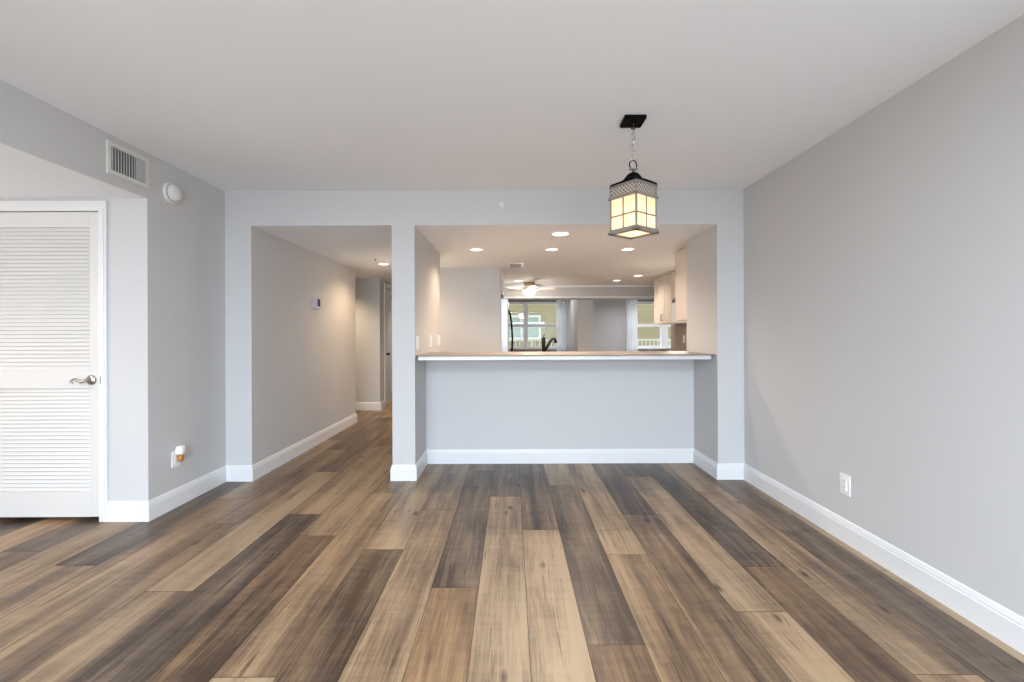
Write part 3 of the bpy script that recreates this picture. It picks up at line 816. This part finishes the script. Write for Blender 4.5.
def wall_register():
    t = thing('air_register', 'white wall air register with upright louvers near the ceiling', 'vent', (-2.41, 2.806, 2.298))
    w, h, f = 0.308, 0.198, 0.028
    b = MB()
    b.box(0, 0.012, -w/2, -w/2+f, -h/2, h/2, 0.003); b.box(0, 0.012, w/2-f, w/2, -h/2, h/2, 0.003)
    b.box(0, 0.012, -w/2+f-0.004, w/2-f+0.004, h/2-f, h/2, 0.003); b.box(0, 0.012, -w/2+f-0.004, w/2-f+0.004, -h/2, -h/2+f, 0.003)
    b.build('frame', M['register'], t, local=True)
    MB().box(0, 0.001, -w/2+f, w/2-f, -h/2+f, h/2-f).build('duct', M['void'], t, local=True)
    n = 13
    for i in range(n):
        y = -w/2+f+0.008 + i*(w-2*f-0.016)/(n-1)
        Mx = Matrix.Translation((0.009, y, 0)) @ Matrix.Rotation(R(-36 if i < 9 else -8), 4, 'Z')
        MB().box(-0.0085, 0.0085, -0.0012, 0.0012, -h/2+f, h/2-f, M=Mx).build('louver', M['register'], t, local=True)
    MB().box(0.010, 0.030, w/2-0.020, w/2-0.014, -0.010, -0.004, 0.001).build('damper_lever', M['register'], t, local=True)
wall_register()

def sprinkler_wall():
    t = thing('fire_sprinkler', 'tiny fire sprinkler head on the header above the bar', 'sprinkler', (-0.076, 3.757, 2.317))
    Rx = Matrix.Rotation(R(90), 4, 'X')
    MB().lathe([(0.0, 0.0), (0.028, 0.0), (0.026, 0.006), (0.014, 0.010), (0.0, 0.010)], (0, 0, 0), Rx, 24).build('escutcheon', M['offwhite'], t, local=True)
    MB().lathe([(0.007, 0.010), (0.007, 0.030), (0.012, 0.032), (0.012, 0.036), (0.0, 0.036)], (0, 0, 0), Rx, 16).build('nozzle', M['white'], t, local=True)
    t = thing('fire_sprinkler', 'tiny fire sprinkler head on the hall ceiling', 'sprinkler', (-1.632, 5.363, LC))
    Rd = Matrix.Rotation(R(180), 4, 'X')
    MB().lathe([(0.0, 0.0), (0.030, 0.0), (0.027, 0.006), (0.014, 0.010), (0.0, 0.010)], (0, 0, 0), Rd, 24).build('escutcheon', M['offwhite'], t, local=True)
    MB().lathe([(0.007, 0.010), (0.007, 0.026), (0.013, 0.028), (0.013, 0.031), (0.0, 0.031)], (0, 0, 0), Rd, 16).build('nozzle', M['nickel'], t, local=True)
sprinkler_wall()

def ceiling_register():
    t = thing('ceiling_vent', 'small white rectangular air vent on the kitchen ceiling', 'vent', (0.058, 5.955, LC))
    w, l, f = 0.215, 0.36, 0.035
    b = MB()
    b.box(-w/2, -w/2+f, -l/2, l/2, -0.010, 0, 0.002); b.box(w/2-f, w/2, -l/2, l/2, -0.010, 0, 0.002)
    b.box(-w/2+f-0.003, w/2-f+0.003, -l/2, -l/2+f, -0.010, 0, 0.002); b.box(-w/2+f-0.003, w/2-f+0.003, l/2-f, l/2, -0.010, 0, 0.002)
    b.build('frame', M['white'], t, local=True)
    MB().box(-w/2+f, w/2-f, -l/2+f, l/2-f, -0.002, 0).build('duct', M['void'], t, local=True)
    for i in range(7):
        y = -l/2+f+0.02+i*(l-2*f-0.04)/6
        Mx = Matrix.Translation((0, y, -0.006)) @ Matrix.Rotation(R(35), 4, 'X')
        MB().box(-w/2+f, w/2-f, -0.014, 0.014, -0.001, 0.001, M=Mx).build('louver', M['offwhite'], t, local=True)
ceiling_register()

# ------------------------------------------------------------------ recessed ceiling lights
def downlight(loc, r, label, power, group='recessed ceiling lights', cone=150, color=(1.0, 0.82, 0.65)):
    t = thing('recessed_light', label, 'ceiling light', loc, group=group)
    Rd = Matrix.Rotation(R(180), 4, 'X')
    MB().lathe([(r*0.80, 0.0), (r*0.80, 0.006), (r*0.86, 0.009), (r*0.97, 0.007), (r*1.04, 0.002), (r*1.04, 0.0)], (0, 0, 0), Rd, 40, cap=False).build('trim_ring', M['white'], t, local=True)
    MB().lathe([(r*0.81, 0.001), (r*0.81, 0.004), (r*0.4, 0.006), (0.0, 0.006)], (0, 0, 0), Rd, 40).build('diffuser', M['led'], t, local=True)
    l = bpy.data.lights.new('bulb', 'SPOT'); l.energy = power; l.color = color; l.spot_size = R(cone); l.spot_blend = 0.75; l.shadow_soft_size = r*0.7
    o = bpy.data.objects.new('bulb', l); COL.objects.link(o); o.parent = t; o.location = (0, 0, -0.02)
    return t
downlight((0.451, 4.088, LC), 0.092, 'largest round ceiling light just over the bar counter', 46)
downlight((-0.375, 4.826, LC), 0.077, 'round ceiling light near the side wall with switches', 33, color=(1.0, 0.76, 0.54))
downlight((0.442, 4.833, LC), 0.077, 'round kitchen ceiling light between two others in the row', 50)
downlight((1.265, 4.843, LC), 0.077, 'round kitchen ceiling light just below the lantern', 17)
downlight((0.122, 7.652, LC), 0.082, 'round ceiling light just before the ceiling fan', 38)
downlight((1.809, 7.648, LC), 0.082, 'round ceiling light close to the beam in mid kitchen', 42)
downlight((2.00, 7.016, LC), 0.080, 'round ceiling light beside the two door wall cabinet', 15)
downlight((-1.656, 5.783, LC), 0.077, 'round ceiling light in the hall', 33, cone=150, color=(1.0, 0.70, 0.42))


# ------------------------------------------------------------------ ceiling fan
def fan():
    t = thing('ceiling_fan', 'white bladed ceiling fan with brass base and lit bowl', 'ceiling fan', (0.322, 7.93, LC))
    Rd = Matrix.Rotation(R(180), 4, 'X')
    MB().lathe([(0.0, 0.0), (0.085, 0.0), (0.095, 0.012), (0.098, 0.03), (0.085, 0.045), (0.0, 0.045)], (0, 0, 0), Rd, 32).build('canopy', M['brass'], t, local=True)
    MB().lathe([(0.060, 0.045), (0.075, 0.055), (0.080, 0.10), (0.070, 0.125), (0.0, 0.125)], (0, 0, 0), Rd, 32).build('motor', M['fanwhite'], t, local=True)
    MB().lathe([(0.100, 0.125), (0.128, 0.130), (0.130, 0.145), (0.118, 0.185), (0.085, 0.228), (0.04, 0.248), (0.0, 0.252)], (0, 0, 0), Rd, 32).build('light_bowl', emis('bowl_glow', (1.0, 0.88, 0.70), 1.1), t, local=True)
    for k in range(5):
        a = R(-6 + 72*k)
        Mx = Matrix.Rotation(a, 4, 'Z') @ Matrix.Translation((0, 0, -0.110)) @ Matrix.Rotation(R(-14), 4, 'X')
        pr = [(0.15, 0.045), (0.20, 0.055), (0.38, 0.062), (0.44, 0.055), (0.462, 0.030)]
        b = MB(); top = []; out = [(x, y) for x, y in pr] + [(x, -y) for x, y in reversed(pr)]
        lo = [b.bm.verts.new(Mx @ Vector((x, y, -0.004))) for x, y in out]; hi = [b.bm.verts.new(Mx @ Vector((x, y, 0.004))) for x, y in out]
        b.bm.faces.new(hi); b.bm.faces.new(list(reversed(lo)))
        for i in range(len(out)): b.bm.faces.new((lo[i], lo[(i+1) % len(out)], hi[(i+1) % len(out)], hi[i]))
        bl = b.build('blade', M['fanwhite'], t, local=True)
        MB().box(0.07, 0.20, -0.018, 0.018, -0.002, 0.006, M=Mx).build('bracket', M['brass'], bl, local=True)
    l = bpy.data.lights.new('bulb', 'POINT'); l.energy = 8; l.color = (1, 0.88, 0.74); l.shadow_soft_size = 0.10
    o = bpy.data.objects.new('bulb', l); COL.objects.link(o); o.parent = t; o.location = (0, 0, -0.33)
fan()

# ------------------------------------------------------------------ hanging lantern
def lantern():
    cx, cy = 0.692, 2.525
    t = thing('pendant_lantern', 'square lit pendant lantern hanging on a chain from a black ceiling plate', 'lantern', (cx, cy, HC))
    # ceiling plate is square to the room, the lantern itself hangs turned
    MB().box(-0.060, 0.060, -0.060, 0.060, -0.020, 0.0, 0.002).build('ceiling_plate', M['black'], t, local=True)
    Z = lambda z: z - HC
    def ring(cz, rx, rz, r, ang, n=24):
        pts = []
        for i in range(n):
            a = 2*math.pi*i/n; x = rx*math.cos(a)
            pts.append((x*math.cos(ang), x*math.sin(ang), cz+rz*math.sin(a)))
        return pts
    MB().tube(ring(Z(2.405), 0.015, 0.020, 0.003, 0), 0.0030, 8, closed=True).build('top_loop', M['black'], t, local=True)
    b = MB(); n = 6; z0, z1 = 2.388, 2.205
    p = (z0-z1)/n
    for i in range(n):
        zc = z0-(i+0.5)*p
        b.tube(ring(Z(zc), 0.0150, p*0.62, 0.0032, R(15 if i % 2 else 80)), 0.0032, 8, closed=True)
    b.build('chain', M['chain'], t, local=True)
    MB().tube([(0.004, 0.003, Z(2.42)), (0.010, 0.004, Z(2.35)), (-0.006, -0.004, Z(2.28)), (0.007, 0.004, Z(2.21)), (0, 0, Z(2.15))], 0.0022, 8).build('cord', M['chain'], t, local=True)
    MB().tube(ring(Z(2.183), 0.022, 0.024, 0.0036, R(10)), 0.0036, 10, closed=True).build('hanging_ring', M['black'], t, local=True)
    h = bpy.data.objects.new('lantern_body', None); COL.objects.link(h); h.parent = t; h.rotation_euler = (0, 0, R(37))
    MB().lathe([(0.0, Z(2.166)), (0.016, Z(2.166)), (0.028, Z(2.158)), (0.026, Z(2.154)), (0.010, Z(2.148)), (0.010, Z(2.138))], (0, 0, 0), None, 20).build('finial', M['chain'], h, local=True)
    # flared roof
    prof = [(0.102, 2.063), (0.102, 2.071), (0.080, 2.078), (0.060, 2.088), (0.046, 2.102), (0.036, 2.120), (0.026, 2.132), (0.010, 2.139)]
    b = MB(); rings = []
    for w, z in prof:
        # corners stay sharp at the eave and round off towards the crown
        k = max(0.0, min(1.0, (z-2.06)/0.07)); pts = []
        for i in range(32):
            a = 2*math.pi*(i+0.5)/32 ; c, s = math.cos(a), math.sin(a)
            q = w/max(abs(c), abs(s)); r_ = q*(1-k) + w*1.08*k
            pts.append(b.bm.verts.new((r_*c, r_*s, Z(z))))
        rings.append(pts)
    for a_, c_ in zip(rings, rings[1:]):
        for i in range(32): f = b.bm.faces.new((a_[i], a_[(i+1) % 32], c_[(i+1) % 32], c_[i]))
    b.bm.faces.new(rings[-1]); b.bm.faces.new(list(reversed(rings[0])))
    b.build('roof', M['black'], h, local=True)
    s = 0.0885
    # pierced band
    b = MB()
    for k in range(4):
        Mx = Matrix.Rotation(R(90*k), 4, 'Z'); b.box(-s+0.003, s-0.003, s-0.005, s-0.002, Z(1.998), Z(2.063), M=Mx)
    b.build('pierced_band', M['lattice'], h, local=True)
    b = MB()
    for k in range(4):
        Mx = Matrix.Rotation(R(90*k), 4, 'Z')
        b.box(s-0.006, s+0.004, s-0.006, s+0.004, Z(1.80), Z(2.063), 0.001, 1, M=Mx)            # corner post
        b.box(-s-0.006, s+0.006, s-0.006, s+0.006, Z(2.053), Z(2.063), 0.001, 1, M=Mx)
        b.box(-s-0.010, s+0.010, s-0.006, s+0.010, Z(1.986), Z(1.998), 0.001, 1, M=Mx)          # rail under the band
        b.box(-s, s, s-0.005, s+0.002, Z(1.885), Z(1.893), M=Mx)                                # cross bar
        b.box(-0.004, 0.004, s-0.005, s+0.002, Z(1.81), Z(1.988), M=Mx)                         # upright bar
        b.box(-s-0.012, s+0.012, s-0.016, s+0.012, Z(1.790), Z(1.802), 0.001, 1, M=Mx)          # bottom frame
        b.box(-s-0.004, s+0.004, s-0.007, s+0.005, Z(1.802), Z(1.816), M=Mx)
    b.build('frame', M['pewter'], h, local=True)
    for k in range(4):
        Mx = Matrix.Rotation(R(90*k), 4, 'Z')
        MB().box(-s+0.005, s-0.005, s-0.004, s-0.002, Z(1.812), Z(1.988), M=Mx).build('glass_panel', M['artglass'], h, local=True)
    MB().box(-s+0.012, s-0.012, -s+0.012, s-0.012, Z(1.795), Z(1.797)).build('bottom_glass', M['artglass'], h, local=True)
    b = MB(); b.lathe([(0.0, Z(1.845)), (0.016, Z(1.850)), (0.026, Z(1.868)), (0.026, Z(1.884)), (0.016, Z(1.905)), (0.012, Z(1.92))], (0, 0, 0), None, 20)
    b.build('light_bulb', M['bulb'], h, local=True)
    b = MB(); b.cyl((0, 0, Z(1.92)), (0, 0, Z(1.97)), 0.014); b.cyl((0, 0, Z(1.97)), (0, 0, Z(2.06)), 0.004); b.build('socket', M['pewter'], h, local=True)
    l = bpy.data.lights.new('bulb_light', 'POINT'); l.energy = 0.38; l.color = (1, 0.82, 0.58); l.shadow_soft_size = 0.03
    o = bpy.data.objects.new('bulb_light', l); COL.objects.link(o); o.parent = h; o.location = (0, 0, Z(1.83))
lantern()
